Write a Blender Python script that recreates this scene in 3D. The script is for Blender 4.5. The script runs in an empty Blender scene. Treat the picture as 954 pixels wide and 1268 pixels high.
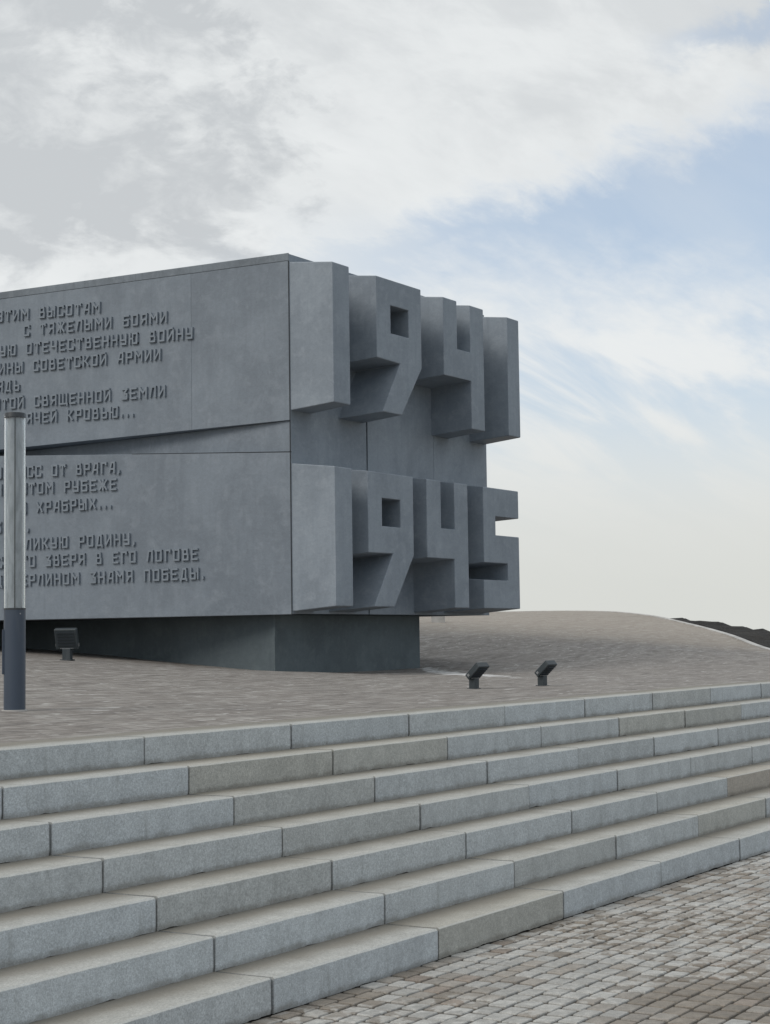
import bpy, bmesh, math, random
import numpy as np
from mathutils import Vector, Matrix, noise, geometry

random.seed(7)
S = bpy.context.scene
COL = S.collection

# ------------------------------------------------------------------ camera
cam_d = bpy.data.cameras.new("camera")
cam = bpy.data.objects.new("camera", cam_d)
COL.objects.link(cam)
S.camera = cam
CR = Vector((0.5272110200228464, -0.8496234357893213, -0.013731632241618491))
CU = Vector((-0.05413703324248297, -0.04971159127470352, 0.9972953119937138))
CF = Vector((0.8480080907622121, 0.5250416888690707, 0.07220459092981435))
EYE = Vector((0, 0, 1.565))
m = Matrix((CR, CU, -CF)).transposed().to_4x4()
m.translation = EYE
cam.matrix_world = m
cam_d.sensor_fit = 'HORIZONTAL'
cam_d.sensor_width = 36
cam_d.lens = 2150 / 954 * 36
cam_d.clip_start = 0.1
cam_d.clip_end = 9000

# ------------------------------------------------------------------ node helper
class NT:
    def __init__(s, tree): s.t = tree; s.n = tree.nodes; s.l = tree.links
    def node(s, typ, **kw):
        n = s.n.new(typ)
        for k, v in kw.items(): setattr(n, k, v)
        return n
    def put(s, sock, v):
        if v is None: return
        if hasattr(v, 'is_output') or isinstance(v, bpy.types.NodeSocket): s.l.new(v, sock)
        else:
            if isinstance(v, (tuple, list)) and len(v) == 3 and sock.type == 'RGBA': v = (*v, 1)
            sock.default_value = v
    def math(s, op, a, b=None, c=None, clamp=False):
        n = s.node('ShaderNodeMath', operation=op, use_clamp=clamp)
        s.put(n.inputs[0], a); s.put(n.inputs[1], b); s.put(n.inputs[2], c)
        return n.outputs[0]
    def vmath(s, op, a, b=None):
        n = s.node('ShaderNodeVectorMath', operation=op)
        s.put(n.inputs[0], a); s.put(n.inputs[1], b)
        return n.outputs[0]
    def mix(s, f, a, b, mode='MIX'):
        n = s.node('ShaderNodeMix', data_type='RGBA', blend_type=mode)
        s.put(n.inputs['Factor'], f); s.put(n.inputs[6], a); s.put(n.inputs[7], b)
        return n.outputs[2]
    def noise(s, vec, scale, detail=4, rough=.55, dist=0, w=None):
        n = s.node('ShaderNodeTexNoise')
        s.put(n.inputs['Vector'], vec); n.inputs['Scale'].default_value = scale
        n.inputs['Detail'].default_value = detail; n.inputs['Roughness'].default_value = rough
        n.inputs['Distortion'].default_value = dist
        return n.outputs['Fac']
    def rng(s, v, a, b, c=0., d=1., smooth=True):
        n = s.node('ShaderNodeMapRange', interpolation_type='SMOOTHSTEP' if smooth else 'LINEAR')
        s.put(n.inputs[0], v)
        for i, q in enumerate((a, b, c, d)): s.put(n.inputs[i + 1], q)
        return n.outputs[0]
    def scale(s, vec, xyz):
        n = s.node('ShaderNodeMapping'); s.put(n.inputs['Vector'], vec)
        n.inputs['Scale'].default_value = xyz
        return n.outputs[0]
    def bump(s, h, dist, strength=1., normal=None):
        n = s.node('ShaderNodeBump'); s.put(n.inputs['Height'], h)
        n.inputs['Distance'].default_value = dist; n.inputs['Strength'].default_value = strength
        s.put(n.inputs['Normal'], normal)
        return n.outputs[0]

# ------------------------------------------------------------------ world: hazy daylight sky with cloud banks
SUN_EL, SUN_AZ = math.radians(40), math.radians(160)      # azimuth measured from +X towards +Y
world = bpy.data.worlds.new("World"); S.world = world; world.use_nodes = True
W = NT(world.node_tree); W.n.clear()
sky = W.node('ShaderNodeTexSky', sky_type='NISHITA', sun_disc=False)
sky.sun_elevation = SUN_EL; sky.sun_rotation = math.pi / 2 - SUN_AZ
sky.altitude = 100; sky.air_density = 1.0; sky.dust_density = 1.2; sky.ozone_density = 1.2
tc = W.node('ShaderNodeTexCoord').outputs['Generated']
sep = W.node('ShaderNodeSeparateXYZ'); W.put(sep.inputs[0], tc)
X, Y, Z = sep.outputs
az = W.math('ARCTAN2', Y, X)
el = W.math('ARCSINE', Z)
zz = W.math('ADD', W.math('MAXIMUM', Z, 0.0), 0.18)
cmb = W.node('ShaderNodeCombineXYZ')
W.put(cmb.inputs[0], W.math('DIVIDE', X, zz)); W.put(cmb.inputs[1], W.math('DIVIDE', Y, zz)); cmb.inputs[2].default_value = 3.1
P = cmb.outputs[0]
n_big = W.noise(P, .55, 5, .55, .4)
n_mid = W.noise(P, 2.0, 7, .6, .7)
n_streak = W.noise(W.scale(P, (1.0, 4.2, 1)), 1.1, 6, .58, .5)
n_fine = W.noise(W.scale(P, (1.6, 3.2, 1)), 5.5, 7, .62, .3)
# blue gap: a long opening in the cloud that widens away to the right and closes to a point at the left
wob = W.math('MULTIPLY', W.math('SUBTRACT', n_mid, .5), .075)
wob2 = W.math('MULTIPLY', W.math('SUBTRACT', n_fine, .5), .060)
elw = W.math('ADD', W.math('ADD', el, wob), wob2)
t = W.rng(az, math.radians(34), math.radians(19), 0, 1, False)
tn = W.node('ShaderNodeMapRange'); tn.clamp = False
W.put(tn.inputs[0], az); tn.inputs[1].default_value = math.radians(35.5); tn.inputs[2].default_value = math.radians(19)
tt = W.math('MINIMUM', W.math('MAXIMUM', tn.outputs[0], -1.), 3.)
top = W.math('MULTIPLY_ADD', tt, math.radians(4.5), math.radians(12.6))
bot = W.math('MULTIPLY_ADD', tt, math.radians(-1.3), math.radians(12.4))
up = W.rng(W.math('SUBTRACT', top, elw), -.010, .030)
dn = W.rng(W.math('SUBTRACT', elw, bot), -.045, .035)
gap = W.math('MULTIPLY', up, dn)
# second small opening higher up on the right
g2 = W.rng(W.math('ABSOLUTE', W.math('SUBTRACT', W.math('ADD', elw, W.math('MULTIPLY', az, .22)), math.radians(19.2 + 4.6))), .022, .0)
g2 = W.math('MULTIPLY', g2, W.rng(az, math.radians(23.5), math.radians(19.5)))
g2 = W.math('MULTIPLY', g2, .75)
# openings anywhere in the rest of the sky
g3 = W.math('MULTIPLY', W.rng(n_big, .55, .70), .8)
g3 = W.math('MULTIPLY', g3, W.rng(el, math.radians(14), math.radians(30)))
# faint blue veil under the bank
g4 = W.math('MULTIPLY', W.rng(n_streak, .40, .62), .85)
g4 = W.math('MULTIPLY', g4, W.math('MULTIPLY', W.rng(el, math.radians(3.0), math.radians(9)), W.rng(el, math.radians(15), math.radians(11))))
g4 = W.math('MULTIPLY', g4, W.rng(az, math.radians(40), math.radians(28)))
blue = W.math('MAXIMUM', W.math('MAXIMUM', W.math('MULTIPLY', gap, .86), g2), W.math('MAXIMUM', g3, g4))
blue = W.math('MULTIPLY', blue, W.rng(n_streak, .25, .75, 1.0, .72))
# cloud colours
bright = (6.75, 6.95, 7.0); grey = (4.75, 4.98, 5.16)
high = W.rng(W.math('ADD', el, W.math('MULTIPLY', W.math('SUBTRACT', n_mid, .5), .30)), math.radians(13), math.radians(19.5))
patch = W.rng(W.math('ADD', W.math('MULTIPLY', n_mid, .6), W.math('MULTIPLY', n_fine, .4)), .40, .60)
Q = W.scale(tc, (1, 1, 1.9))
n_q = W.noise(Q, 8.5, 8, .62, .35)
n_q2 = W.noise(Q, 24, 6, .6, .4)
rag = W.math('ADD', W.math('MULTIPLY', W.math('SUBTRACT', n_q, .5), 1.0), W.math('MULTIPLY', W.math('SUBTRACT', n_q2, .5), .35))
left = W.rng(W.math('MULTIPLY_ADD', rag, .60, az), math.radians(33), math.radians(41))
highq = W.rng(W.math('MULTIPLY_ADD', rag, .22, el), math.radians(12.0), math.radians(15.0))
sh = W.math('MULTIPLY', W.math('MULTIPLY', left, highq), W.rng(W.math('ADD', n_q2, W.math('MULTIPLY', rag, .5)), .28, .66, .50, 1.))
sh = W.math('MAXIMUM', sh, W.math('MULTIPLY', high, W.math('MULTIPLY_ADD', patch, .42, .10)))
sh = W.math('ADD', sh, W.math('MULTIPLY', W.rng(n_streak, .38, .66), .14), clamp=True)
cloud = W.mix(sh, bright, grey)
hor = W.rng(el, math.radians(9.5), math.radians(0.5))
cloud = W.mix(W.math('MULTIPLY', hor, .92), cloud, (5.55, 5.65, 5.35))
bluecol = W.mix(.50, W.vmath('MULTIPLY', sky.outputs[0], (1.0, 1.0, 1.0)), (4.45, 5.4, 6.6))
skycol = W.mix(blue, cloud, bluecol)
skycol = W.mix(W.rng(el, -.002, -.02), skycol, (2.2, 2.2, 2.1))
bg = W.node('ShaderNodeBackground'); W.put(bg.inputs[0], skycol); bg.inputs[1].default_value = .1
out = W.node('ShaderNodeOutputWorld'); W.l.new(bg.outputs[0], out.inputs[0])

# ------------------------------------------------------------------ sun (veiled by cloud)
sd = bpy.data.lights.new("sun", 'SUN'); sd.energy = 1.15; sd.angle = math.radians(26); sd.color = (1, .95, .88)
sun = bpy.data.objects.new("sun", sd); COL.objects.link(sun)
sdir = Vector((math.cos(SUN_EL) * math.cos(SUN_AZ), math.cos(SUN_EL) * math.sin(SUN_AZ), math.sin(SUN_EL)))
sun.rotation_euler = sdir.to_track_quat('Z', 'Y').to_euler()

S.view_settings.view_transform = 'Standard'; S.view_settings.look = 'None'
S.view_settings.exposure = 0.28; S.view_settings.gamma = 1

# ------------------------------------------------------------------ helpers
def tag(o, label=None, cat=None, group=None, kind=None):
    if label: o['label'] = label
    if cat: o['category'] = cat
    if group: o['group'] = group
    if kind: o['kind'] = kind
    return o
def empty(name, loc, label, cat, group=None, rz=0):
    o = bpy.data.objects.new(name, None); COL.objects.link(o)
    o.location = loc; o.rotation_euler = (0, 0, rz); o.empty_display_size = .3
    return tag(o, label, cat, group)
def mesh_obj(name, me, parent=None, loc=None, rot=None):
    o = bpy.data.objects.new(name, me); COL.objects.link(o)
    if parent: o.parent = parent
    if loc is not None: o.location = loc
    if rot is not None: o.rotation_euler = rot
    return o
def bm_obj(name, bm, mat, parent=None, loc=None, rot=None, origin=None, smooth=False, bevel=0, seg=2):
    if origin is not None: bmesh.ops.translate(bm, vec=-Vector(origin), verts=bm.verts)
    bmesh.ops.recalc_face_normals(bm, faces=bm.faces)
    me = bpy.data.meshes.new(name); bm.to_mesh(me); bm.free()
    me.materials.append(mat)
    if smooth:
        for p in me.polygons: p.use_smooth = True
        me.set_sharp_from_angle(angle=math.radians(35))
    o = mesh_obj(name, me, parent, loc, rot)
    if bevel:
        b = o.modifiers.new("bevel", 'BEVEL'); b.width = bevel; b.segments = seg; b.limit_method = 'ANGLE'; b.angle_limit = math.radians(30)
    return o
def hexa(bm, c):
    """c: 8 corners, bottom ring 0-3 then top ring 4-7"""
    v = [bm.verts.new(q) for q in c]
    for f in ((0, 3, 2, 1), (4, 5, 6, 7), (0, 1, 5, 4), (1, 2, 6, 5), (2, 3, 7, 6), (3, 0, 4, 7)):
        bm.faces.new([v[i] for i in f])
    return v
def box(bm, x0, x1, y0, y1, z0, z1):
    return hexa(bm, [(x0, y0, z0), (x1, y0, z0), (x1, y1, z0), (x0, y1, z0), (x0, y0, z1), (x1, y0, z1), (x1, y1, z1), (x0, y1, z1)])
def cyl(bm, r, z0, z1, seg=40, r2=None, cx=0, cy=0):
    bmesh.ops.create_cone(bm, cap_ends=True, segments=seg, radius1=r, radius2=r if r2 is None else r2, depth=z1 - z0,
                          matrix=Matrix.Translation((cx, cy, (z0 + z1) / 2)))

def new_mat(name):
    mt = bpy.data.materials.new(name); mt.use_nodes = True
    N = NT(mt.node_tree); b = N.n['Principled BSDF']
    return mt, N, b

# ------------------------------------------------------------------ materials
def concrete(name, base, dark, light, streak=.5, rough=.62, vert=True, bumpd=.002):
    mt, N, b = new_mat(name)
    v = N.node('ShaderNodeTexCoord').outputs['Object']
    info = N.node('ShaderNodeObjectInfo')
    v = N.vmath('ADD', v, N.vmath('MULTIPLY', info.outputs['Random'], (7., 5., 3.)))
    big = N.noise(v, .9, 5, .6, .6)
    mid = N.noise(v, 4.5, 6, .65, .4)
    st = N.noise(N.scale(v, (5, 5, .35)), 2.2, 5, .6, .2)
    fine = N.noise(v, 60, 4, .7)
    trow = N.noise(N.scale(v, (1, 1, 1.6)), 11, 6, .72, 1.2)
    c = N.mix(N.rng(big, .35, .65), base, dark)
    c = N.mix(N.math('MULTIPLY', N.rng(mid, .45, .72), .6), c, light)
    c = N.mix(N.math('MULTIPLY', N.rng(st, .50, .75), streak), c, dark)
    c = N.mix(N.math('MULTIPLY', N.rng(st, .50, .25), streak * .4), c, light)
    g = N.math('MULTIPLY', N.math('MULTIPLY_ADD', fine, .22, .89), N.rng(trow, .30, .70, .93, 1.07))
    c = N.mix(1., c, N.node('ShaderNodeCombineXYZ').outputs[0], 'MIX') if False else c
    hs = N.node('ShaderNodeHueSaturation'); N.put(hs.inputs['Value'], g); N.put(hs.inputs['Color'], c)
    N.put(b.inputs['Base Color'], hs.outputs[0])
    N.put(b.inputs['Roughness'], N.math('MULTIPLY_ADD', mid, .18, rough - .1))
    # board-marked vertical lines and fine grit
    lines = N.noise(N.scale(v, (28, 28, .25)), 1.3, 2, .5)
    pits = N.rng(N.noise(v, 26, 2, .5), .74, .80)
    h = N.math('MULTIPLY_ADD', lines, .6 if vert else .1, N.math('MULTIPLY', fine, .5))
    h = N.math('ADD', h, N.math('MULTIPLY', mid, .9))
    h = N.math('SUBTRACT', h, N.math('MULTIPLY', pits, 1.0))
    N.put(b.inputs['Normal'], N.bump(h, bumpd, .8))
    return mt
M_wall = concrete("grey_concrete", (.192, .224, .260), (.154, .181, .212), (.232, .263, .298), .5)
M_num = concrete("numeral_concrete", (.238, .275, .315), (.190, .222, .258), (.282, .318, .358), .55, .55)
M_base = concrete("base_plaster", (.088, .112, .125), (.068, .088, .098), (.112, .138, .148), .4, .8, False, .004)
M_base_lit = concrete("base_plaster_lit", (.120, .150, .162), (.094, .118, .128), (.148, .178, .188), .4, .8, False, .004)  # end-wall copy of the base plaster, skylight painted in as a lighter tone
M_joint, _N, _b = new_mat("joint_dark"); _b.inputs['Base Color'].default_value = (.022, .025, .028, 1); _b.inputs['Roughness'].default_value = .9
M_letter = concrete("letter_concrete", (.206, .238, .274), (.180, .210, .242), (.235, .266, .302), .3, .55, False, .001)
M_cope = concrete("coping_stain", (.188, .216, .245), (.142, .163, .185), (.235, .262, .29), .7, .8, False, .004)

def granite():
    mt, N, b = new_mat("granite")
    tcn = N.node('ShaderNodeTexCoord').outputs['Object']
    info = N.node('ShaderNodeObjectInfo')
    v = N.vmath('ADD', tcn, N.vmath('MULTIPLY', info.outputs['Random'], (31., 17., 11.)))
    sp = N.noise(v, 150, 3, .7)
    sp2 = N.noise(v, 62, 4, .7)
    mot = N.noise(v, 7, 5, .62, .3)
    dirt = N.noise(N.scale(v, (1, 1, 3)), 2.4, 5, .6, .5)
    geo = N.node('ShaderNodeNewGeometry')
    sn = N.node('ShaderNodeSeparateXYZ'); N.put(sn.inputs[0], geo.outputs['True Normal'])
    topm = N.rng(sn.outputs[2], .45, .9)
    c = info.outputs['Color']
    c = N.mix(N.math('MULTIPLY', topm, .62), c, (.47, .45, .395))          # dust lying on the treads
    hs = N.node('ShaderNodeHueSaturation'); N.put(hs.inputs['Color'], c)
    val = N.math('MULTIPLY_ADD', N.rng(sp, .30, .70, 0, 1), .34, .66)
    val = N.math('MULTIPLY', val, N.rng(sp2, .33, .67, .89, 1.12))
    val = N.math('MULTIPLY', val, N.rng(mot, .32, .70, .92, 1.08))
    N.put(hs.inputs['Value'], val)
    c2 = hs.outputs[0]
    dr = N.noise(N.scale(v, (1, 1, .12)), 13, 4, .65)
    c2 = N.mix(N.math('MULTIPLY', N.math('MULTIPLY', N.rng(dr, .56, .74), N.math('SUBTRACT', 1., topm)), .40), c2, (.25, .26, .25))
    # darker olive tone towards the back of each tread and the foot of each riser
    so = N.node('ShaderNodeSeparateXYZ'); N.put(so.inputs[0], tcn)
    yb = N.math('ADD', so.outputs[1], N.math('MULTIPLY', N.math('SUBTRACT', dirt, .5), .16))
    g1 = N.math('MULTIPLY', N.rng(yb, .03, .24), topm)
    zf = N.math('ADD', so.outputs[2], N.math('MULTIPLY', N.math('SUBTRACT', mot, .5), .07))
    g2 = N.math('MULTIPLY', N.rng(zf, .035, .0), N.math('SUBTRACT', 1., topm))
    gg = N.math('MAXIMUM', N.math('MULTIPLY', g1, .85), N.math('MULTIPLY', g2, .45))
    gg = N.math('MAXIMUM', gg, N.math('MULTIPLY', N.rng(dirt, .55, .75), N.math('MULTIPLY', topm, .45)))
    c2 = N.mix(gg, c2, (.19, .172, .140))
    ar = N.math('MULTIPLY', N.rng(N.math('ADD', so.outputs[1], N.math('MULTIPLY', mot, .012)), .019, .009), N.rng(so.outputs[2], .139, .146))
    c2 = N.mix(N.math('MULTIPLY', ar, .6), c2, (.60, .60, .56))           # worn pale arris
    ends = N.math('MAXIMUM', N.rng(so.outputs[0], .013, .008), N.rng(so.outputs[0], BL - .013, BL - .008))
    c2 = N.mix(N.math('MULTIPLY', ends, N.math('MULTIPLY_ADD', topm, .45, .35)), c2, (.09, .082, .07))   # soil and mortar at the joints
    N.put(b.inputs['Base Color'], c2)
    b.inputs['Roughness'].default_value = .78
    h = N.math('ADD', N.math('MULTIPLY', sp2, .9), N.math('MULTIPLY', sp, .35))
    N.put(b.inputs['Normal'], N.bump(h, .0028, .7))
    return mt
BL = 1.3845
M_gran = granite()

def cobble_mat():
    mt, N, b = new_mat("cobble_stone")
    tcn = N.node('ShaderNodeTexCoord').outputs['Object']
    info = N.node('ShaderNodeObjectInfo')
    geo = N.node('ShaderNodeNewGeometry')
    v = geo.outputs['Position']
    sp = N.noise(v, 170, 3, .7)
    mot = N.noise(v, 22, 4, .6, .4)
    low = N.noise(N.scale(v, (1, 1, 1)), .75, 4, .6, .6)
    c = info.outputs['Color']
    # pale bloom that has dried in blots on the stones, in drifts across the pavement
    drift = N.rng(low, .44, .57)
    blot = N.rng(N.noise(v, 9.5, 3, .55, .2), .47, .54)
    c = N.mix(N.math('MULTIPLY', N.math('MULTIPLY', drift, blot), .65), c, (.48, .475, .45))
    hs = N.node('ShaderNodeHueSaturation'); N.put(hs.inputs['Color'], c)
    val = N.math('MULTIPLY', N.rng(sp, .3, .7, .80, 1.16), N.rng(mot, .3, .7, .84, 1.14))
    N.put(hs.inputs['Value'], val)
    N.put(b.inputs['Base Color'], hs.outputs[0])
    b.inputs['Roughness'].default_value = .72
    N.put(b.inputs['Normal'], N.bump(N.math('ADD', mot, N.math('MULTIPLY', sp, .4)), .003, .7))
    return mt
M_cob = cobble_mat()

def joint_sand():
    mt, N, b = new_mat("joint_sand")
    v = N.node('ShaderNodeNewGeometry').outputs['Position']
    c = N.mix(N.rng(N.noise(v, 30, 4, .7), .35, .65), (.055, .048, .040), (.10, .088, .072))
    N.put(b.inputs['Base Color'], c); b.inputs['Roughness'].default_value = .95
    return mt
M_sand = joint_sand()

def paving_mat(name, tan=False, cob=False):
    """small set pavers seen from far; brick pattern in world metres, blots of bloom and wear"""
    mt, N, b = new_mat(name)
    v = N.node('ShaderNodeNewGeometry').outputs['Position']
    br = N.node('ShaderNodeTexBrick')
    N.put(br.inputs['Vector'], v)
    br.inputs['Scale'].default_value = 1.0
    br.inputs['Brick Width'].default_value = .145; br.inputs['Row Height'].default_value = .1
    br.inputs['Mortar Size'].default_value = .006; br.inputs['Mortar Smooth'].default_value = .3
    br.inputs['Color1'].default_value = (.190, .168, .150, 1)
    br.inputs['Color2'].default_value = (.290, .268, .245, 1)
    br.inputs['Mortar'].default_value = (.12, .108, .096, 1)
    n1 = N.noise(v, .35, 5, .6, .5)
    n2 = N.noise(N.scale(v, (1.0, 1.7, 1)), 1.6, 5, .62, .4)
    n3 = N.noise(N.scale(v, (1.5, 5.2, 1)), 1.3, 5, .75, .2)
    c = br.outputs['Color']
    c = N.mix(N.math('MULTIPLY', N.rng(n2, .52, .68), .40), c, (.34, .33, .31))
    c = N.mix(N.math('MULTIPLY', N.rng(n3, .54, .68), .75), c, (.40, .385, .36))
    c = N.mix(N.math('MULTIPLY', N.rng(n3, .48, .36), .65), c, (.105, .093, .084))
    n4 = N.noise(N.scale(v, (3.2, 8.5, 1)), 1.4, 2, .6, .1)
    c = N.mix(N.math('MULTIPLY', N.rng(n4, .64, .70), .8), c, (.52, .51, .49))
    c = N.mix(N.math('MULTIPLY', N.rng(n1, .50, .68), .35), c, (.175, .155, .140))
    # pale streak by the foot of the monument, and a sunlit tan painted over the far side of the mound
    sx = N.node('ShaderNodeSeparateXYZ'); N.put(sx.inputs[0], v)
    if not cob:
        px = N.math('SUBTRACT', sx.outputs[0], 22.3); py = N.math('SUBTRACT', sx.outputs[1], 12.5)
        dx = N.math('DIVIDE', N.math('ADD', N.math('MULTIPLY', px, .774), N.math('MULTIPLY', py, .633)), 3.4)
        dy = N.math('DIVIDE', N.math('SUBTRACT', N.math('MULTIPLY', py, .774), N.math('MULTIPLY', px, .633)), .26)
        r = N.math('ADD', N.math('MULTIPLY', dx, dx), N.math('MULTIPLY', dy, dy))
        r = N.math('ADD', r, N.math('MULTIPLY', N.math('SUBTRACT', n3, .5), 7.0))
        c = N.mix(N.rng(r, 1.1, .35, 0, .95), c, (.72, .72, .71))
        far = N.rng(N.math('ADD', N.math('ADD', sx.outputs[0], N.math('MULTIPLY', sx.outputs[1], .30)), N.math('MULTIPLY', n2, 1.5)), 34.6, 37.5)
        c = N.mix(N.math('MULTIPLY', far, .42), c, (.43, .37, .30))
    N.put(b.inputs['Base Color'], c)
    N.put(b.inputs['Roughness'], N.rng(n2, .3, .7, .62, .85))
    h = N.math('ADD', N.math('MULTIPLY', br.outputs['Fac'], -1.), n3)
    N.put(b.inputs['Normal'], N.bump(h, .006, .6))
    return mt
M_plat = paving_mat("plateau_pavers")
M_low = paving_mat("lower_pavers", cob=True)

def earth_mat():
    mt, N, b = new_mat("dark_earth")
    v = N.node('ShaderNodeNewGeometry').outputs['Position']
    c = N.mix(N.rng(N.noise(v, 3, 6, .7), .35, .65), (.010, .009, .008), (.028, .025, .021))
    N.put(b.inputs['Base Color'], c); b.inputs['Roughness'].default_value = .95
    N.put(b.inputs['Normal'], N.bump(N.noise(v, 8, 5, .7), .08, .8))
    return mt
M_earth = earth_mat()
def field_mat():
    mt, N, b = new_mat("dry_field")
    v = N.node('ShaderNodeNewGeometry').outputs['Position']
    c = N.mix(N.rng(N.noise(v, .05, 6, .7), .35, .65), (.10, .10, .06), (.17, .15, .10))
    N.put(b.inputs['Base Color'], c); b.inputs['Roughness'].default_value = .95
    return mt
M_field = field_mat()
def painted(name, col, rough=.42, metal=0.):
    mt, N, b = new_mat(name)
    v = N.node('ShaderNodeTexCoord').outputs['Object']
    n = N.noise(v, 14, 5, .65)
    dust = N.rng(N.noise(N.scale(v, (1, 1, .3)), 9, 4, .6), .5, .8)
    c = N.mix(N.math('MULTIPLY', dust, .25), col, (.16, .17, .175))
    N.put(b.inputs['Base Color'], c)
    N.put(b.inputs['Roughness'], N.math('MULTIPLY_ADD', n, .25, rough - .1)); b.inputs['Metallic'].default_value = metal
    N.put(b.inputs['Normal'], N.bump(n, .0006, .4))
    return mt
M_slate = painted("slate_powder_coat", (.045, .062, .090))
M_dark = painted("dark_housing", (.022, .030, .038), .5)
M_housing = painted("floodlight_housing", (.027, .037, .043), .45)
M_steel = painted("bracket_steel", (.30, .31, .32), .35, .8)
M_cap = painted("cap_metal", (.03, .035, .04), .4)
mtg, Ng, bg_ = new_mat("clear_tube"); M_tube = mtg
bg_.inputs['Base Color'].default_value = (.93, .96, .97, 1); bg_.inputs['Roughness'].default_value = .06
bg_.inputs['Transmission Weight'].default_value = 1.0; bg_.inputs['IOR'].default_value = 1.45
M_lens = painted("lens_glass", (.10, .12, .13), .12)
mtd, Nd, bd = new_mat("grey_diffuser"); M_diff = mtd
_v = Nd.node('ShaderNodeTexCoord').outputs['Object']
_n = Nd.noise(Nd.scale(_v, (3, 3, .9)), 6, 5, .65, .4)
Nd.put(bd.inputs['Base Color'], Nd.mix(Nd.rng(_n, .35, .7), (.50, .53, .56), (.30, .325, .355))); bd.inputs['Roughness'].default_value = .35
mtk, Nk, bk = new_mat("pale_kerb_concrete"); M_kerb = mtk
_v = Nk.node('ShaderNodeNewGeometry').outputs['Position']
Nk.put(bk.inputs['Base Color'], Nk.mix(Nk.rng(Nk.noise(_v, 2, 5, .6), .35, .65), (.40, .39, .37), (.55, .54, .52))); bk.inputs['Roughness'].default_value = .8

# ------------------------------------------------------------------ terrain
D, TR, RH, BL = 4.3207, .2944, .15, 1.3845
TOPY = D + 6 * TR                     # front arris of the top step
TOPB = TOPY + .36                     # back edge of the top course
ctrl = [(x, TOPB, 1.05) for x in (-8, -2, 4, 10, 16, 22, 27)]
ctrl += [(8.65, 8.31, 1.105), (15, 8.2, 1.055), (12, 10.5, 1.13), (20.72, 14.75, 1.10), (22.64, 14.75, 1.045), (24.87, 14.75, 1.055), (20.876, 15.46, 1.124),
         (21.29, 17.33, 1.244), (21.6, 18.76, 1.349), (22.08, 20.94, 1.466), (22.3, 22.2, 1.53), (17.79, 16.11, 1.31), (16, 17.5, 1.42),
         (20, 11, 1.04), (25, 11, 1.05), (20, 26, 1.8), (13, 24, 1.75), (5, 14, 1.35), (5, 24, 1.7), (-8, 25, 1.7), (29.7, 11.86, 1.22), (30.58, 14.86, 1.48), (31.4, 17.64, 1.72),
         (38, 19, 1.97), (40, 23, 2.12), (34, 24, 2.05), (27, 24, 1.95), (36, 30, 2.2), (20, 40, 2.2), (44, 42, 2.1)]
kerb_line = [(27, TOPB, 1.05), (28.6, 7.8, 1.06), (30.4, 9.6, 1.12), (32.08, 11.27, 1.22), (34.6, 13.09, 1.52), (38.02, 15.35, 1.78), (42.25, 18.2, 2.05), (47.2, 21.85, 2.25), (49.5, 25.6, 2.33), (48.5, 30, 2.3), (45, 36, 2.2), (40, 44, 2.05)]
ctrl += kerb_line
cp = np.array(ctrl)
def _U(r2): return .5 * r2 * np.log(r2 + 1e-9)
_n = len(cp); _d2 = ((cp[:, None, :2] - cp[None, :, :2]) ** 2).sum(-1)
_K = np.zeros((_n + 3, _n + 3)); _K[:_n, :_n] = _U(_d2) + np.eye(_n) * .15
_K[:_n, _n] = 1; _K[:_n, _n + 1:] = cp[:, :2]; _K[_n, :_n] = 1; _K[_n + 1:, :_n] = cp[:, :2].T
_w = np.linalg.solve(_K, np.concatenate([cp[:, 2], [0, 0, 0]]))
def G(x, y):
    r2 = (cp[:, 0] - x) ** 2 + (cp[:, 1] - y) ** 2
    z = float(_U(r2) @ _w[:_n] + _w[_n] + _w[_n + 1] * x + _w[_n + 2] * y)
    k = min(1, max(0, (y - TOPB) / .8))                    # meets the top course flush
    z += .016 * k * noise.noise(Vector((x * .55, y * .9, 2.))) + .010 * k * noise.noise(Vector((x * 1.5, y * 2.1, 7.)))
    return (1.05 - .004) * (1 - k) + z * k if y < TOPB + .8 else z

def catmull(pts, n):
    pts = [Vector(p) for p in pts]; out = []
    for i in range(len(pts) - 1):
        p0 = pts[max(i - 1, 0)]; p1 = pts[i]; p2 = pts[i + 1]; p3 = pts[min(i + 2, len(pts) - 1)]
        for k in range(n):
            t = k / n
            out.append(.5 * ((2 * p1) + (p2 - p0) * t + (2 * p0 - 5 * p1 + 4 * p2 - p3) * t * t + (3 * p1 - p0 - 3 * p2 + p3) * t ** 3))
    out.append(pts[-1]); return out
kl = catmull(kerb_line, 14)

def build_plateau():
    bnd = [Vector((x, TOPB, 0)) for x in np.linspace(-8, 26.8, 70)] + [Vector((p.x, p.y, 0)) for p in kl]
    bnd += [Vector((x, 44, 0)) for x in np.linspace(39, -8, 24)] + [Vector((-8, y, 0)) for y in np.linspace(42, TOPB + 1, 22)]
    O = Vector((19, 15, 0)); R = 64
    bm = bmesh.new(); c0 = bm.verts.new((O.x, O.y, G(O.x, O.y))); rings = []
    for j in range(1, R + 1):
        s = j / R; ring = []
        for p in bnd:
            q = O + (p - O) * s
            ring.append(bm.verts.new((q.x, q.y, G(q.x, q.y))))
        rings.append(ring)
    n = len(bnd)
    for i in range(n):
        bm.faces.new((c0, rings[0][i], rings[0][(i + 1) % n]))
        for j in range(R - 1):
            bm.faces.new((rings[j][i], rings[j + 1][i], rings[j + 1][(i + 1) % n], rings[j][(i + 1) % n]))
    o = bm_obj("plateau_pavement", bm, M_plat, smooth=True)
    tag(o, "wide brown-grey paved mound behind the top step, rising to the monument", kind='structure')
    for p in o.data.polygons:
        pass
build_plateau()

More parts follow.
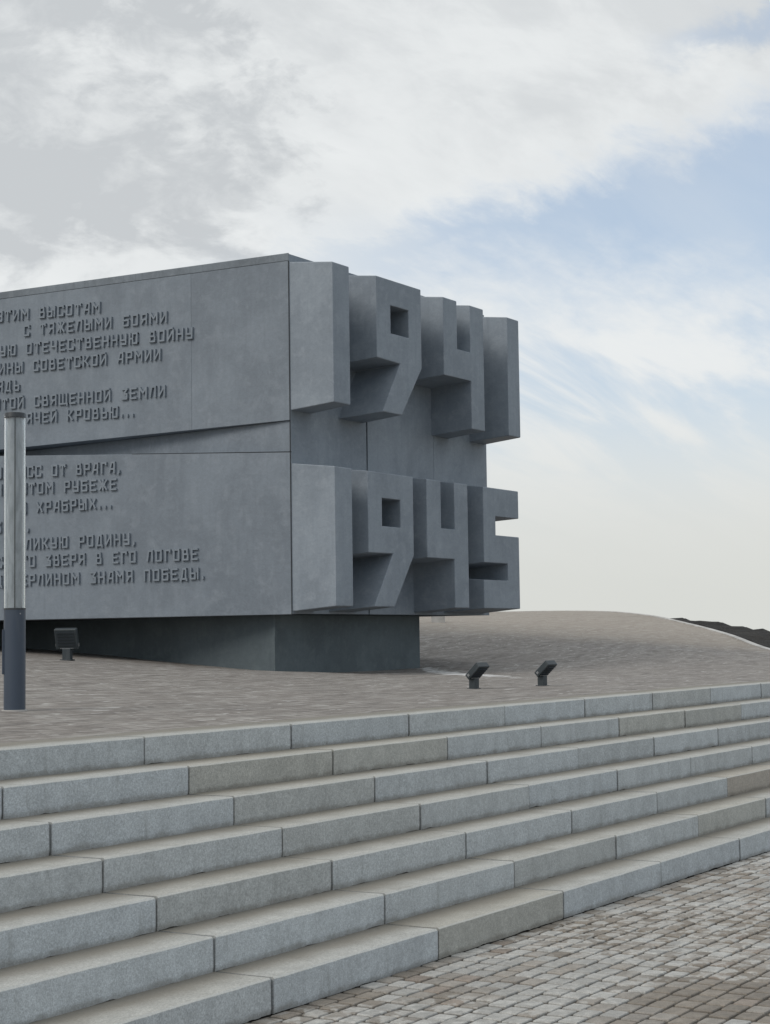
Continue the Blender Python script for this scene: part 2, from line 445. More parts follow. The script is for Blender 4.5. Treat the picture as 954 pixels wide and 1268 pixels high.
def ribbon(name, mat, line, prof, label, smooth=True, jag=0., parent=None):
    """sweep an (outward offset, height) profile along a ground line"""
    bm = bmesh.new(); prev = None
    for i, p in enumerate(line):
        a = line[max(i - 1, 0)]; b = line[min(i + 1, len(line) - 1)]
        d = Vector((b.x - a.x, b.y - a.y, 0)).normalized(); o = Vector((d.y, -d.x, 0))
        row = []
        for (q, z) in prof(i / (len(line) - 1), p):
            w = p + o * q
            row.append(bm.verts.new((w.x, w.y, z if jag == 0 else z + jag * noise.fractal(Vector((w.x, w.y, 3)) * .9, 1., 2., 4))))
        if prev:
            for k in range(len(row) - 1): bm.faces.new((prev[k], row[k], row[k + 1], prev[k + 1]))
        prev = row
    ob = bm_obj(name, bm, mat, smooth=smooth); tag(ob, label, kind='structure'); return ob
ribbon("kerb", M_kerb, kl, lambda t, p: [(-.02, p.z - .06), (-.02, p.z + .02), (.10, p.z + .02), (.10, p.z - .3)], "thin pale kerb curving along the edge of the paved mound", smooth=False)
kl2 = catmull(kerb_line, 60)
def bank(t, p):
    # how far the spoil heap rises over the kerb: nothing at the crest, most of it lower down
    far = min(1, max(0, (p.x - 29) / 4.)) ; crest = min(1, max(0, (46.8 - p.x) / 10)) if p.y < 22.5 else 0
    h = -.16 - .01 * min(1, max(0, (p.x - 35) / 7)) - .12 * min(1, max(0, (p.x - 45) / 3))
    return [(.16, p.z - .25), (.3, p.z - .06), (.7, p.z - .05 + h * .6), (1.2, p.z + h), (1.8, p.z - .06 + h), (3.0, p.z - .7), (6, p.z * .35 - .4), (12, -.12)]
ribbon("earth_bank", M_earth, kl2, bank, "dark bare earth heaped outside the pale kerb at the right edge", jag=.11)

bm = bmesh.new()
bmesh.ops.create_circle(bm, cap_ends=True, radius=6000, segments=96)
o = bm_obj("ground", bm, M_field, loc=(0, 0, -.10)); tag(o, "flat open land beyond the memorial hill", kind='structure')

# lower pavement: sheet under the cobbles, then the far part without single stones
bm = bmesh.new(); box(bm, -12, 26, -14, D + .2, -.09, -.009)
pav = bm_obj("pavement", bm, M_sand); tag(pav, "cobbled pavement at the foot of the granite steps", kind='structure')

# ------------------------------------------------------------------ staircase
stairs = empty("granite_staircase", (8, D, 0), "wide flight of seven pale grey granite steps made of long blocks", "staircase")
SO = Vector((8, D, 0))
def granite_block_mesh(seed, L, depth, H):
    bm = bmesh.new(); nx = 64
    def prof(x):
        edge = .5 * noise.noise(Vector((x * 3, seed * 7.3, 1))) + .5 * noise.noise(Vector((x * 14, seed * 3.1, 2)))
        lowz = -.002 + .008 * max(0, noise.noise(Vector((x * 5, seed, 9))) + .6 * noise.noise(Vector((x * 23, seed, 4))))
        ch = .007 + .004 * edge
        pts = []
        for k in range(7):
            z = lowz + (H - ch - lowz) * k / 6
            d = .0011 * noise.noise(Vector((x * 16, z * 16, seed * 5.))) + .0009 * noise.noise(Vector((x * 45, z * 45, seed * 5.)))
            if k == 0: d += .003
            if k == 6: d *= .3
            pts.append((d, z))
        pts.append((ch, H - .0008 * abs(edge)))
        for k in range(1, 5):
            y = ch + (depth - ch) * (k / 4) ** 1.3
            pts.append((y, H + .0012 * noise.noise(Vector((x * 5, y * 9, seed))) - (.001 if k < 4 else 0)))
        pts.append((depth, .01))
        return pts
    prev = None; first = None
    for i in range(nx + 1):
        x = .0055 + (L - .011) * i / nx
        row = [bm.verts.new((x, y, z)) for y, z in prof(x)]
        if prev:
            for k in range(len(row) - 1): bm.faces.new((prev[k], row[k], row[k + 1], prev[k + 1]))
        else: first = row
        prev = row
    bm.faces.new(first); bm.faces.new(prev)
    bmesh.ops.recalc_face_normals(bm, faces=bm.faces)
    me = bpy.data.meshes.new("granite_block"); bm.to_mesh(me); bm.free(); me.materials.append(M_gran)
    return me
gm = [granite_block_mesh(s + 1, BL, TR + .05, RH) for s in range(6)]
gtop = [granite_block_mesh(s + 11, BL, .36, RH) for s in range(3)]
offs = [7.3308, 5.954, 5.9584, 5.9781, 5.9886, 6.014, 6.0282]
WARM = {(2, 1): 1, (2, 2): .9, (2, 5): .9, (2, 6): .8, (7, 1): 1, (5, 5): 1.3, (6, 4): .9, (6, 2): .3, (4, 1): .3, (1, 5): .3, (3, 1): .4, (7, -2): .3, (5, 0): .3}
cool = Vector((.53, .56, .565)); warm = Vector((.485, .485, .445)); blu = Vector((.555, .60, .625))
for k in range(1, 8):
    for i in range(-7, 15):
        x = offs[k - 1] + i * BL
        if x > 26.6 or x < -4: continue
        me = random.choice(gtop if k == 1 else gm)
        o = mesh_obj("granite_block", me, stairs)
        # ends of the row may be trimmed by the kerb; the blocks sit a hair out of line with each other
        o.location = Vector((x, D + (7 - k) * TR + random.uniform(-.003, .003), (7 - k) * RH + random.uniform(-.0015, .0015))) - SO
        o.rotation_euler.z = random.uniform(-.0012, .0012)
        wv = WARM.get((k, i), 0)
        c = cool.lerp(blu, random.random() * .8) if not wv else cool.lerp(warm, min(wv, 1))
        if wv >= .8: o['label'] = 'brownish tan granite block'
        if wv > 1: c = Vector((.46, .42, .365))
        c = c * random.uniform(.95, 1.05)
        o.color = (*c, 1)
# concrete bed under and behind the blocks: a dark core so the joints read dark
bm = bmesh.new()
for k in range(1, 8):
    y0 = D + (7 - k) * TR + .16
    box(bm, -4, 26.9, y0, TOPB + .05 - .003 * k, (7 - k) * RH - .12 - .001 * k, (8 - k) * RH - .10)
o = bm_obj("concrete_bed", bm, M_joint, stairs, origin=SO)

# ------------------------------------------------------------------ cobbles
CX, CY = .138, .1000
def cobble_mesh(seed):
    r = random.Random(seed); bm = bmesh.new()
    hx, hy = CX / 2 - .0105, CY / 2 - .0056
    cs = []
    for sx, sy in ((-1, -1), (1, -1), (1, 1), (-1, 1)):
        x = sx * (hx - r.uniform(0, .004)); y = sy * (hy - r.uniform(0, .004))
        ch = r.uniform(.002, .007)
        a = (x - sx * ch, y); b_ = (x, y - sy * ch)
        cs += [a, b_] if (sx, sy) in ((1, -1), (-1, 1)) else [b_, a]
    def ring(s, z, j=0): return [bm.verts.new((x * s, y * s, z + r.uniform(-j, j))) for x, y in cs]
    r0 = ring(1, -.03); r1 = ring(1, -.004, .0004); r2 = ring(.94, 0, .0004); c = bm.verts.new((r.uniform(-.02, .02), 0, .0005))
    for a, b_ in ((r0, r1), (r1, r2)):
        for i in range(8): bm.faces.new((a[i], a[(i + 1) % 8], b_[(i + 1) % 8], b_[i]))
    for i in range(8): bm.faces.new((r2[i], r2[(i + 1) % 8], c))
    bmesh.ops.recalc_face_normals(bm, faces=bm.faces)
    me = bpy.data.meshes.new("cobblestone"); bm.to_mesh(me); bm.free(); me.materials.append(M_cob)
    for p in me.polygons: p.use_smooth = False
    return me
cms = [cobble_mesh(s) for s in range(14)]
def infr(x, y, z=0):
    d = Vector((x, y, z)) - EYE; zc = d.dot(CF)
    if zc < .5: return None
    u = 2150 * d.dot(CR) / zc; v = 2150 * d.dot(CU) / zc
    return zc if abs(u) < 482 and abs(v) < 640 else None
slots = []
for j in range(0, 40):
    y = D - .001 - CY / 2 - j * CY
    offx = random.uniform(0, CX)
    nxs = int((17.5 - 4.2) / CX)
    for i in range(nxs):
        x = 4.2 + offx + i * CX
        slots.append((infr(x, y), x, y))
vis = sorted([s for s in slots if s[0] is not None])
near = set((s[1], s[2]) for s in vis[:300])
def cob_col(x, y):
    n = noise.fractal(Vector((x * .7 + 3.3, y * 1.0, 5.)), 1., 2., 3)
    pale = n * 1.1 + random.gauss(0, .26) - .04
    if pale > .12:
        c = Vector((.365, .360, .340)) * random.uniform(.88, 1.12)
    elif pale > -.25:
        c = Vector((.285, .262, .232)) * random.uniform(.85, 1.15)
    else:
        c = Vector((.225, .198, .166)) * random.uniform(.85, 1.15)
    if random.random() < .04: c = Vector((.26, .22, .185)) * random.uniform(.9, 1.1)
    return c
bmx = {}
for zc, x, y in slots:
    me = random.choice(cms)
    loc = Vector((x + random.uniform(-.002, .002), y + random.uniform(-.002, .002), random.uniform(-.003, .002)))
    rot = (random.uniform(-.009, .009), random.uniform(-.009, .009), random.choice((0, math.pi)) + random.uniform(-.02, .02))
    col = cob_col(x, y)
    if (x, y) in near:
        o = mesh_obj("cobblestone", me, pav, loc, rot); o.color = (*col, 1)
    else:
        key = (x, y); bmx[key] = (me, loc, rot, col)
# the rest of the stones, joined, each keeping its own colour as a vertex attribute
def joined(items, name):
    V = []; F = []; C = []; base = 0
    for me, loc, rot, col in items:
        M = Matrix.Translation(loc) @ Matrix.Rotation(rot[2], 4, 'Z') @ Matrix.Rotation(rot[1], 4, 'Y') @ Matrix.Rotation(rot[0], 4, 'X')
        for v in me.vertices: V.append(M @ v.co); C.append((*col, 1))
        for p in me.polygons: F.append([base + i for i in p.vertices])
        base += len(me.vertices)
    me = bpy.data.meshes.new(name); me.from_pydata(V, [], F)
    at = me.color_attributes.new("stone", 'FLOAT_COLOR', 'POINT')
    at.data.foreach_set('color', np.array(C, dtype=np.float32).ravel())
    for p in me.polygons: p.use_smooth = False
    return me
mj = joined(list(bmx.values()), "cobblestones")
mat2 = M_cob.copy(); mat2.name = "cobble_stone_joined"
nt2 = mat2.node_tree
at = nt2.nodes.new('ShaderNodeAttribute'); at.attribute_name = 'stone'
for l in list(nt2.links):
    if l.from_node.type == 'OBJECT_INFO' and l.from_socket.name == 'Color':
        ts = l.to_socket; nt2.links.remove(l); nt2.links.new(at.outputs['Color'], ts)
mj.materials.append(mat2)
o = mesh_obj("cobblestones", mj, pav); o['kind'] = 'stuff'
# beyond the single stones the same paving goes on as a sheet
bm = bmesh.new()
ye = D - .012 - 40 * CY
for (x0, x1, y0, y1) in ((-12, 4.1, -14, D - .012), (17.6, 26, -14, D - .012), (4.1, 17.6, -14, ye)):
    box(bm, x0, x1, y0, y1, -.03, -.002)
o = bm_obj("outer_paving", bm, M_low, pav); o['kind'] = 'stuff'

# ------------------------------------------------------------------ monument
XC, YW, YF = 20.516, 14.286, 13.54
XR = 26.45
MO = Vector((22.8, 17, 1.05))
mon = empty("war_memorial", MO, "huge grey concrete memorial block with raised years 1941 and 1945 and raised inscription", "monument")

def off_poly(pts, d):
    """offset a CCW outline outward"""
    n = len(pts); out = []
    for i in range(n):
        a = Vector(pts[i - 1]); b = Vector(pts[i]); c = Vector(pts[(i + 1) % n])
        e1 = (b - a).normalized(); e2 = (c - b).normalized()
        n1 = Vector((e1.y, -e1.x)); n2 = Vector((e2.y, -e2.x))
        k = (n1 + n2); k = k / max(.2, k.dot(n1)) if k.length > 1e-6 else n1
        out.append((b.x + k.x * d, b.y + k.y * d))
    return out
def area(p): return sum(p[i - 1][0] * p[i][1] - p[i][0] * p[i - 1][1] for i in range(len(p))) / 2
def numeral(name, outline, hole=None, xmin=None):
    pts = list(outline)
    if area(pts) < 0: pts.reverse()
    back = off_poly(pts, .062); back = [(x + .03, z + (.03 if z > (6.0 if z > 4.5 else 3.0) else 0)) for x, z in back]
    if xmin is not None: back = [(max(x, xmin) if x < xmin + .05 else x, z) for x, z in back]
    bm = bmesh.new(); yb = YW + .03
    def loop(p, q, flip):
        f = [bm.verts.new((x, YF, z)) for x, z in p]; b_ = [bm.verts.new((x, yb, z)) for x, z in q]; n = len(p)
        for i in range(n):
            j = (i + 1) % n; bm.faces.new((f[i], f[j], b_[j], b_[i]))
        return f, b_
    f, b_ = loop(pts, back, False); fv = list(f); bv = list(b_); lp = [[Vector((x, z, 0)) for x, z in pts]]
    if hole:
        h = list(hole)
        if area(h) > 0: h.reverse()
        hb = [(x + .02, z) for x, z in h]
        f2, b2 = loop(h, hb, True); fv += f2; bv += b2; lp.append([Vector((x, z, 0)) for x, z in h])
    for t in geometry.tessellate_polygon(lp):
        bm.faces.new([fv[i] for i in t]); bm.faces.new([bv[i] for i in t])
    o = bm_obj(name, bm, M_num, mon, origin=MO, bevel=.012, seg=2)
    return o
z0, z1 = 4.93, 6.96
numeral("numeral_one", [(20.524, z0), (20.96, z0), (20.96, z1), (20.524, z1)], xmin=20.524)
numeral("numeral_nine", [(21.85, z0), (22.40, z0), (23.015, 5.72), (23.015, z1), (21.71, z1), (21.71, 5.73), (22.37, 5.71)], [(22.11, 6.145), (22.635, 6.145), (22.635, 6.57), (22.11, 6.57)])
numeral("numeral_four", [(24.595, z0), (25.04, z0), (25.04, z1), (24.58, z1), (24.58, 6.18), (24.15, 6.18), (24.15, z1), (23.71, z1), (23.71, 5.71), (24.595, 5.71)])
numeral("numeral_one", [(25.88, z0 + .01), (26.30, z0 + .01), (26.30, z1), (25.88, z1)])
z0, z1 = 2.02, 4.01
numeral("numeral_one", [(20.524, z0), (20.97, z0), (20.97, z1), (20.524, z1)], xmin=20.524)
numeral("numeral_nine", [(21.54, z0), (22.11, z0), (22.695, 2.81), (22.695, z1), (21.405, z1), (21.405, 2.81), (22.09, 2.815)], [(21.79, 3.215), (22.315, 3.215), (22.315, 3.63), (21.79, 3.63)])
numeral("numeral_four", [(23.95, z0), (24.405, z0), (24.405, z1), (23.965, z1), (23.965, 3.26), (23.54, 3.26), (23.54, z1), (23.10, z1), (23.10, 2.79), (23.95, 2.79)])
numeral("numeral_five", [(24.915, z0), (26.175, z0), (26.175, 3.23), (25.345, 3.23), (25.345, 3.545), (26.175, 3.545), (26.175, z1), (24.93, z1), (24.93, 2.77), (25.755, 2.77), (25.755, 2.485), (24.915, 2.485)])

# the body: core, end-wall panels, upper text slab, recessed band, lower text slab, coping, base
ths = math.radians(6)
def lx(s): return XC - math.sin(ths) * s
def ly(s): return YW + math.cos(ths) * s
YE = 31.0
bm = bmesh.new()
hexa(bm, [(XC + .06, YW + .03, 1.95), (XR - .02, YW + .03, 1.95), (XR - .02, YE, 1.95), (XC + 1.9, YE, 1.95),
          (XC + .06, YW + .03, 4.80), (XR - .02, YW + .03, 4.80), (XR - .02, YE, 4.80), (XC + 1.9, YE, 4.80)])
bm_obj("core", bm, M_joint, mon, origin=MO)
bm = bmesh.new()
hexa(bm, [(XC + .03, YW + .03, 4.74), (XR - .02, YW + .03, 4.74), (XR - .02, YE, 4.66), (XC + .03, YE, 4.66),
          (XC + .03, YW + .03, 7.15), (XR - .02, YW + .03, 7.15), (XR - .02, YE, 7.45), (XC + .03, YE, 7.45)])
bm_obj("upper_core", bm, M_wall, mon, origin=MO)
# end wall
ex = [(XC, 22.555), (22.592, 24.62), (24.628, XR)]
for a, b_ in ex:
    bm = bmesh.new(); box(bm, a, b_, YW, YW + (.011 if a == XC else .25), 1.925, 7.165); bm_obj("end_wall_panel", bm, M_num, mon, origin=MO, bevel=.003)
bm = bmesh.new(); box(bm, 22.55, 22.60, YW + .02, YW + .2, 1.93, 7.15)
bm_obj("joint_cover", bm, M_joint, mon, origin=MO)
# side and rear walls
bm = bmesh.new(); box(bm, XR - .2, XR, YW + .262, YE, 1.925, 7.16); bm_obj("side_wall", bm, M_wall, mon, origin=MO)
# upper slab panels with text
def ztop(y): return 7.165 + .016 * max(0, y - YW - .0)
def zbot(y): return 4.728 - .0065 * (y - YW)
ys = [YW + .262, 16.095, 21.3, 24.0, 27.5, YE]
ys[0] = YW + .012
for i in range(len(ys) - 1):
    a, b_ = ys[i], ys[i + 1] - .002
    bm = bmesh.new()
    xa = XC - .004
    hexa(bm, [(xa, a, zbot(a)), (XC + .5, a + (.25 if i == 0 else 0), zbot(a)), (XC + .5, b_, zbot(b_)), (xa, b_, zbot(b_)),
              (xa, a, ztop(a) - .10), (XC + .5, a + (.25 if i == 0 else 0), ztop(a) - .10), (XC + .5, b_, ztop(b_) - .10), (xa, b_, ztop(b_) - .10)])
    bm_obj("inscription_panel", bm, M_wall, mon, origin=MO, bevel=.004)
bm = bmesh.new(); a, b_ = YW + .0, YE
hexa(bm, [(XC - .007, a, ztop(a) - .097), (XC + .48, a + .26, ztop(a) - .097), (XC + .48, b_, ztop(b_) - .097), (XC - .012, b_, ztop(b_) - .097),
          (XC - .012, a, ztop(a) + .015), (XC + .48, a + .26, ztop(a) + .015), (XC + .48, b_, ztop(b_) + .015), (XC - .012, b_, ztop(b_) + .015)])
bm_obj("coping", bm, M_cope, mon, origin=MO, bevel=.006)
# recessed band under the upper slab, sloping back to the left
def zseam(s): return min(4.66, 4.258 + .0475 * s)
bm = bmesh.new(); a, b_ = YW + .012, YE
def bx(y, z): return XC + .010 + .072 * (y - YW) if z > 4.5 else XC + .010 + .072 * (y - YW)
hexa(bm, [(XC + .028, a, 4.10), (XC + 1.4, a + .25, 4.10), (XC + 1.8, b_, 4.10), (XC + .006 + .072 * (b_ - a), b_, 4.10),
          (XC + .028, a, zbot(a) - .003), (XC + 1.4, a + .25, zbot(a) - .003), (XC + 1.8, b_, zbot(b_) - .003), (XC + .006 + .072 * (b_ - a), b_, zbot(b_) - .003)])
bm_obj("recessed_band", bm, M_wall, mon, origin=MO, bevel=.004)
# lower slab, turned six degrees outward
ss = [.012, 6.2, 9.2, 12.0, 16.6]
for i in range(len(ss) - 1):
    a, b_ = ss[i], ss[i + 1] - .008
    bm = bmesh.new()
    def pt(s, dx, z): return (lx(s) + dx, ly(s), z)
    dxa = .10 + .20 * a; dxb = .10 + .20 * b_
    hexa(bm, [pt(a, 0, 1.918), pt(a, dxa, 1.918), pt(b_, dxb, 1.918), pt(b_, 0, 1.918),
              pt(a, 0, zseam(a)), pt(a, dxa, zseam(a)), pt(b_, dxb, zseam(b_)), pt(b_, 0, zseam(b_))])
    bm_obj("inscription_panel", bm, M_wall, mon, origin=MO, bevel=.005)
bm = bmesh.new()
hexa(bm, [pt(.0, -.002, zseam(0)), pt(.0, .02, zseam(0)), pt(2.75, .02, zseam(2.75)), pt(2.75, -.002, zseam(2.75)),
          pt(.0, -.002, zseam(0) + .012), pt(.0, .02, zseam(0) + .012), pt(2.75, .02, zseam(2.75) + .007), pt(2.75, -.002, zseam(2.75) + .007)])
bm_obj("seam", bm, M_joint, mon, origin=MO)
bm = bmesh.new(); box(bm, XC - .0065, XC + .01, YW + .004, YW + .017, 1.92, 7.06); bm_obj("seam", bm, M_joint, mon, origin=MO)
# soffit
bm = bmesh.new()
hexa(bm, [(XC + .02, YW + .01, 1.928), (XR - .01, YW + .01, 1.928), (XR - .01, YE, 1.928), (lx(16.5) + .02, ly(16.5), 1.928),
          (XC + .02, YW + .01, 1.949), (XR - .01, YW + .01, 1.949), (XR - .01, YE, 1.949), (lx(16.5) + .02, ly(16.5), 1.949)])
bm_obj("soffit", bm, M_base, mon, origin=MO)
# base
def wallprism(name, x0, x1, y0, y1, z0, z1, mat, bev=.01):
    bm = bmesh.new(); box(bm, x0, x1, y0, y1, z0, z1); return bm_obj(name, bm, mat, mon, origin=MO, bevel=bev)
wallprism("base_end_wall", 20.72, 24.87, 14.75, 14.775, .7, 1.926, M_base_lit)
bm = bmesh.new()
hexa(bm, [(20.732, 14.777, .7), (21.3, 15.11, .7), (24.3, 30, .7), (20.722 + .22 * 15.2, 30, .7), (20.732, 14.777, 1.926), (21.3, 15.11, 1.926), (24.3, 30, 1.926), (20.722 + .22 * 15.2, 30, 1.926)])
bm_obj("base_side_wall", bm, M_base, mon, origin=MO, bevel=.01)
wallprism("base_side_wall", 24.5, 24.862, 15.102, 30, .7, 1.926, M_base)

# ------------------------------------------------------------------ raised lettering
GL = {
 'А': (1., [[(0, 0), (.42, 1), (1, 1), (1, 0)], [(.22, .34), (1, .34)]]),
 'Б': (1., [[(1, 1), (0, 1), (0, 0), (1, 0), (1, .54), (0, .54)]]),
 'В': (1., [[(0, 1), (.86, 1), (.86, .55), (1, .48), (1, 0), (0, 0)], [(.12, 0), (.12, 1)], [(.12, .53), (.9, .53)]]),
 'Г': (.95, [[(.1, 0), (.1, 1), (1, 1), (1, .84)]]),
 'Д': (1.1, [[(0, -.14), (0, 0), (1, 0), (1, -.14)], [(.15, 0), (.4, 1), (.85, 1), (.85, 0)]]),
 'Е': (1., [[(1, 1), (0, 1), (0, 0), (1, 0)], [(0, .5), (.8, .5)]]),
 'Ж': (1.45, [[(0, 1), (.42, .5), (0, 0)], [(1, 1), (.58, .5), (1, 0)], [(.5, 0), (.5, 1)], [(.3, .5), (.7, .5)]]),
 'З': (1., [[(0, 1), (1, 1), (.45, .56), (1, .48), (1, 0), (0, 0)]]),
 'И': (1., [[(0, 1), (0, 0), (1, 1), (1, 0)]]),
 'Й': (1., [[(0, .95), (0, 0), (1, .95), (1, 0)], [(.25, 1.17), (.8, 1.17)]]),
 'К': (1., [[(0, 0), (0, 1)], [(1, 1), (.35, .5), (1, 0)], [(0, .5), (.35, .5)]]),
 'Л': (1., [[(0, 0), (.3, 1), (1, 1), (1, 0)]]),
 'М': (1.25, [[(0, 0), (0, 1), (.5, .45), (1, 1), (1, 0)]]),
 'Н': (1., [[(0, 0), (0, 1)], [(1, 0), (1, 1)], [(0, .5), (1, .5)]]),
 'О': (1., [[(-.1, 1), (1, 1), (1, 0), (.05, 0), (.05, 1)]]),
 'П': (1., [[(0, 0), (0, 1), (1, 1), (1, 0)]]),
 'Р': (1., [[(.05, 0), (.05, 1), (1, 1), (1, .45), (.05, .45)]]),
 'С': (1., [[(1, .82), (1, 1), (0, 1), (0, 0), (1, 0), (1, .2)]]),
 'Т': (1., [[(0, .86), (0, 1), (1, 1), (1, .86)], [(.5, 0), (.5, 1)]]),
 'У': (1., [[(0, 1), (0, .42), (1, .42)], [(1, 1), (1, 0), (.1, 0)]]),
 'Х': (1.1, [[(0, 0), (.38, .5), (0, 1)], [(1, 0), (.62, .5), (1, 1)], [(.38, .5), (.62, .5)]]),
 'Ч': (1., [[(0, 1), (0, .45), (1, .45)], [(1, 1), (1, 0)]]),
 'Щ': (1.45, [[(0, 1), (0, 0), (1, 0), (1, 1)], [(.5, 0), (.5, 1)], [(1, 0), (1.1, 0), (1.1, -.16)]]),
 'Ы': (1.35, [[(0, 1), (0, 0), (.62, 0), (.62, .52), (0, .52)], [(1, 0), (1, 1)]]),
 'Ь': (1., [[(.1, 1), (.1, 0), (1, 0), (1, .5), (.1, .5)]]),
 'Э': (1., [[(0, 1), (1, 1), (1, 0), (0, 0)], [(.25, .5), (1, .5)]]),
 'Ю': (1.4, [[(0, 0), (0, 1)], [(0, .5), (.4, .5)], [(.4, 0), (.4, 1), (1, 1), (1, 0), (.4, 0)]]),
 'Я': (1., [[(1, 0), (1, 1), (.1, 1), (.1, .46), (1, .46)], [(.5, .46), (0, 0)]]),
 ',': (.35, [[(.7, .12), (.7, .0), (.1, -.2)]]),
 '.': (.35, [[(.5, .0), (.5, .14)]]),
}
LH, LT = .150, .026
GW = .070
lcache = {}
def letter_mesh(ch, wscale):
    key = (ch, round(wscale, 3))
    if key in lcache: return lcache[key]
    w, strokes = GL[ch]; w = w * GW * wscale - LT * .2
    bm = bmesh.new(); dep = .032; q = 0
    for st in strokes:
        pts = [Vector((x * w, y * LH + LT / 2)) for x, y in st]
        for i in range(len(pts) - 1):
            a, b_ = pts[i], pts[i + 1]; d = b_ - a
            if d.length < 1e-6: continue
            d.normalize(); n = Vector((-d.y, d.x)) * LT / 2
            diag = abs(d.x) > .05 and abs(d.y) > .05
            e = d * (LT / 2 if not diag else LT * .15)
            c = [a - e - n, b_ + e - n, b_ + e + n, a - e + n]
            q += 1; dd = dep + .0007 * q
            # wall frame: reading direction is -Y, outward is -X
            cs = [(0.02, -p.x, p.y) for p in c] + [(-dd, -p.x, p.y) for p in c]
            hexa(bm, cs)
    bmesh.ops.recalc_face_normals(bm, faces=bm.faces)
    me = bpy.data.meshes.new("letter"); bm.to_mesh(me); bm.free(); me.materials.append(M_letter)
    lcache[key] = me; return me
def line(s, a0, za, a1, zb, low):
    gap = .048; sp = .064
    def tot(k): return sum((GL[c][0] * GW * k if c != ' ' else sp * k) for c in s) + gap * (len(s) - 1) * k
    L = a0 - a1 - LT
    k = L / tot(1.) if len(s) > 1 else 1.
    ws = k
    cur = a0 - LT / 2
    for c in s:
        adv = (sp if c == ' ' else GL[c][0] * GW) * k
        if c != ' ':
            me = letter_mesh(c, ws)
            f = (a0 - cur) / max(1e-6, a0 - a1); z = za + (zb - za) * f
            o = mesh_obj("letter", me, mon)
            if low:
                o.location = Vector((lx(cur), ly(cur), z)) - MO; o.rotation_euler = (math.atan2(za - zb, a0 - a1), 0, ths)
            else:
                o.location = Vector((XC - .004, YW + cur, z)) - MO; o.rotation_euler = (math.atan2(za - zb, a0 - a1), 0, 0)
        cur -= adv + gap * k
UP = [('ЭТИМ ВЫСОТАМ', 5.793, 6.779, 3.585, 6.693), ('С ТЯЖЕЛЫМИ БОЯМИ', 5.201, 6.485, 2.251, 6.392), ('УЮ ОТЕЧЕСТВЕННУЮ ВОЙНУ', 5.72, 6.207, 1.758, 6.094),
      ('ИНЫ СОВЕТСКОЙ АРМИИ', 5.733, 5.917, 2.376, 5.83), ('ЯДЬ', 5.781, 5.634, 5.289, 5.607), ('ИТОЙ СВЯЩЕННОЙ ЗЕМЛИ', 5.852, 5.342, 2.291, 5.261), ('ГОРЯЧЕЙ КРОВЬЮ...', 5.661, 5.076, 2.9, 5.003)]
LOW = [('ОНБАСС ОТ ВРАГА,', 5.298, 4.144, 2.941, 4.114), ('НА ЭТОМ РУБЕЖЕ', 5.298, 3.879, 3.01, 3.856), ('Ю ХРАБРЫХ...', 4.856, 3.566, 3.092, 3.582), ('З', 5.28, 3.291, 5.146, 3.29),
       (',', 4.7, 3.294, 4.646, 3.292), ('ЛИКУЮ РОДИНУ,', 4.72, 3.005, 2.674, 3.016), ('СКОГО ЗВЕРЯ В ЕГО ЛОГОВЕ', 5.278, 2.732, 1.569, 2.748), ('Д БЕРЛИНОМ ЗНАМЯ ПОБЕДЫ.', 5.293, 2.441, 1.457, 2.462)]
for a in UP: line(*a, False)
for a in LOW: line(*a, True)

# ------------------------------------------------------------------ column lamp
lz = G(8.656, 8.311)
lamp = empty("column_lamp", (8.656, 8.311, lz - .004), "upright column lamp with dark slate foot and clear glass tube at the left edge", "lamp", rz=math.radians(44))
R = .0725
bm = bmesh.new(); cyl(bm, R + .012, 0, .012, 40); bm_obj("foot_plate", bm, M_kerb, lamp)
bm = bmesh.new(); cyl(bm, R, .012, .688, 48); o = bm_obj("post", bm, M_slate, lamp, smooth=True)
bm = bmesh.new(); box(bm, -.022, .022, R - .004, R + .011, .25, .55); bm_obj("service_rail", bm, M_slate, lamp, bevel=.003)
bm = bmesh.new(); cyl(bm, R + .0015, .682, .694, 48); bm_obj("collar", bm, M_cap, lamp)
bm = bmesh.new(); bmesh.ops.create_uvsphere(bm, u_segments=10, v_segments=6, radius=.005, matrix=Matrix.Translation((-R * .86, -R * .5, .655))); bm_obj("screw", bm, M_steel, lamp)
def tube(r, ri, z0, z1, seg=56):
    bm = bmesh.new(); rows = []
    for rr, z in ((r, z0), (r, z1), (ri, z1), (ri, z0)):
        rows.append([bm.verts.new((rr * math.cos(2 * math.pi * i / seg), rr * math.sin(2 * math.pi * i / seg), z)) for i in range(seg)])
    for a in range(4):
        A, B = rows[a], rows[(a + 1) % 4]
        for i in range(seg): bm.faces.new((A[i], A[(i + 1) % seg], B[(i + 1) % seg], B[i]))
    return bm
o = bm_obj("glass_tube", tube(R - .001, R - .007, .694, 1.985), M_tube, lamp, smooth=True)
bm = bmesh.new(); cyl(bm, R - .021, .694, 1.985, 40); o = bm_obj("diffuser", bm, M_diff, lamp, smooth=True)
bm = bmesh.new(); box(bm, -R + .012, -R + .024, -.0035, .0035, .694, 1.985); bm_obj("seam_strip", bm, M_cap, lamp)
bm = bmesh.new(); cyl(bm, R + .001, 1.985, 2.02, 48, R - .004); bm_obj("cap", bm, M_cap, lamp, bevel=.003)
bm = bmesh.new(); bmesh.ops.create_uvsphere(bm, u_segments=10, v_segments=6, radius=.007, matrix=Matrix.Translation((-R * .45, R * .9, 1.99))); bm_obj("screw", bm, M_steel, lamp)

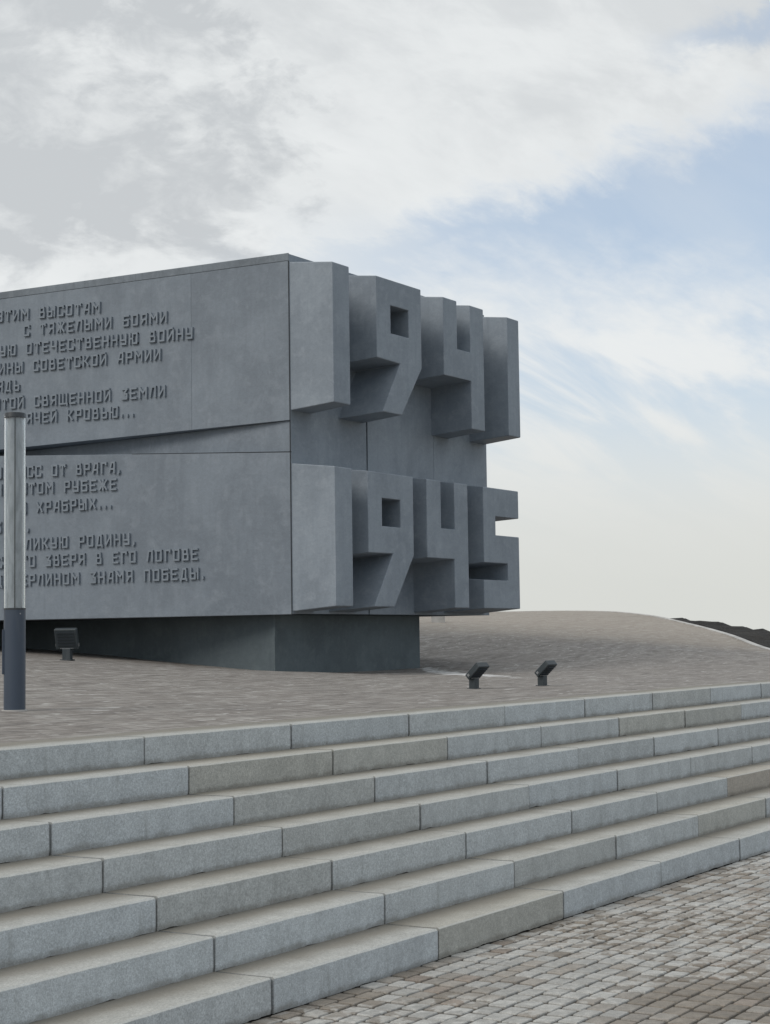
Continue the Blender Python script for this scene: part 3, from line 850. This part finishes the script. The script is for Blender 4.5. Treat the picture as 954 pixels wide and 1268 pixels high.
# ------------------------------------------------------------------ floodlights
def floodlight(x, y, sc, yaw, tilt, label, L=.19, Wd=.17, T=.062, post=.10):
    z = G(x, y)
    r = empty("floodlight", (x, y, z - .012), label, "floodlight", "ground floodlights aimed at the memorial", rz=yaw)
    r.scale = (sc, sc, sc)
    bm = bmesh.new(); box(bm, -.036, .036, -.036, .036, 0, post + .012); bm_obj("post", bm, M_housing, r, bevel=.004)
    bm = bmesh.new(); box(bm, -.05, .05, -.05, .05, .006, .018); bm_obj("base_plate", bm, M_dark, r, bevel=.002)
    # bracket: yoke between post and head
    bm = bmesh.new()
    box(bm, -.062, .062, -.016, .016, post + .012, post + .020)
    box(bm, -.062, -.056, -.014, .014, post + .020, post + .062); box(bm, .056, .062, -.014, .014, post + .020, post + .062)
    bm_obj("bracket", bm, M_steel, r, bevel=.001)
    # head: slab, hinged near its lower edge; local Y- is where the back points
    rot = Matrix.Rotation(tilt, 4, 'X')
    def hx(bm, x0, x1, y0, y1, z0, z1):
        vs = box(bm, x0, x1, y0, y1, z0, z1)
        bmesh.ops.transform(bm, matrix=Matrix.Translation((0, 0, post + .045)) @ rot, verts=vs)
    bm = bmesh.new(); hx(bm, -Wd / 2, Wd / 2, -T / 2, T / 2, -.035, L - .035); bm_obj("lamp_head", bm, M_housing, r, bevel=.008, seg=3)
    bm = bmesh.new(); hx(bm, -Wd / 2 + .014, Wd / 2 - .014, T / 2, T / 2 + .004, -.022, L - .048); bm_obj("lens", bm, M_lens, r)
    bm = bmesh.new()
    for i in range(5):
        zz_ = .005 + i * .028; hx(bm, -Wd / 2 + .02, Wd / 2 - .02, -T / 2 - .010, -T / 2 + .002, zz_, zz_ + .006)
    bm_obj("cooling_fins", bm, M_dark, r)
    bm = bmesh.new(); hx(bm, -Wd / 2 - .006, Wd / 2 + .006, -.012, .012, -.012, .012); bm_obj("hinge_bolt", bm, M_steel, r)
    return r
floodlight(14.88, 8.22, 1.0, math.radians(-8), math.radians(48), "small dark floodlight tilted over, the left one of the pair just above the top step")
floodlight(15.90, 7.99, 1.0, math.radians(-6), math.radians(48), "small dark floodlight tilted over, the right one of the pair just above the top step")
floodlight(17.79, 16.11, 1.55, math.radians(-68), math.radians(20), "dark floodlight seen from behind, in front of the monument base near the column lamp", L=.185, Wd=.20, T=.05)

# small stone beyond the monument
bm = bmesh.new(); box(bm, -.13, .13, -.15, .15, -.12, .15)
o = bm_obj("concrete_block", bm, M_kerb, loc=(33.6, 19.45, G(33.6, 19.45)), rot=(0, 0, .5), bevel=.012)
tag(o, "small pale concrete block on the paving behind the numeral five", "concrete block")
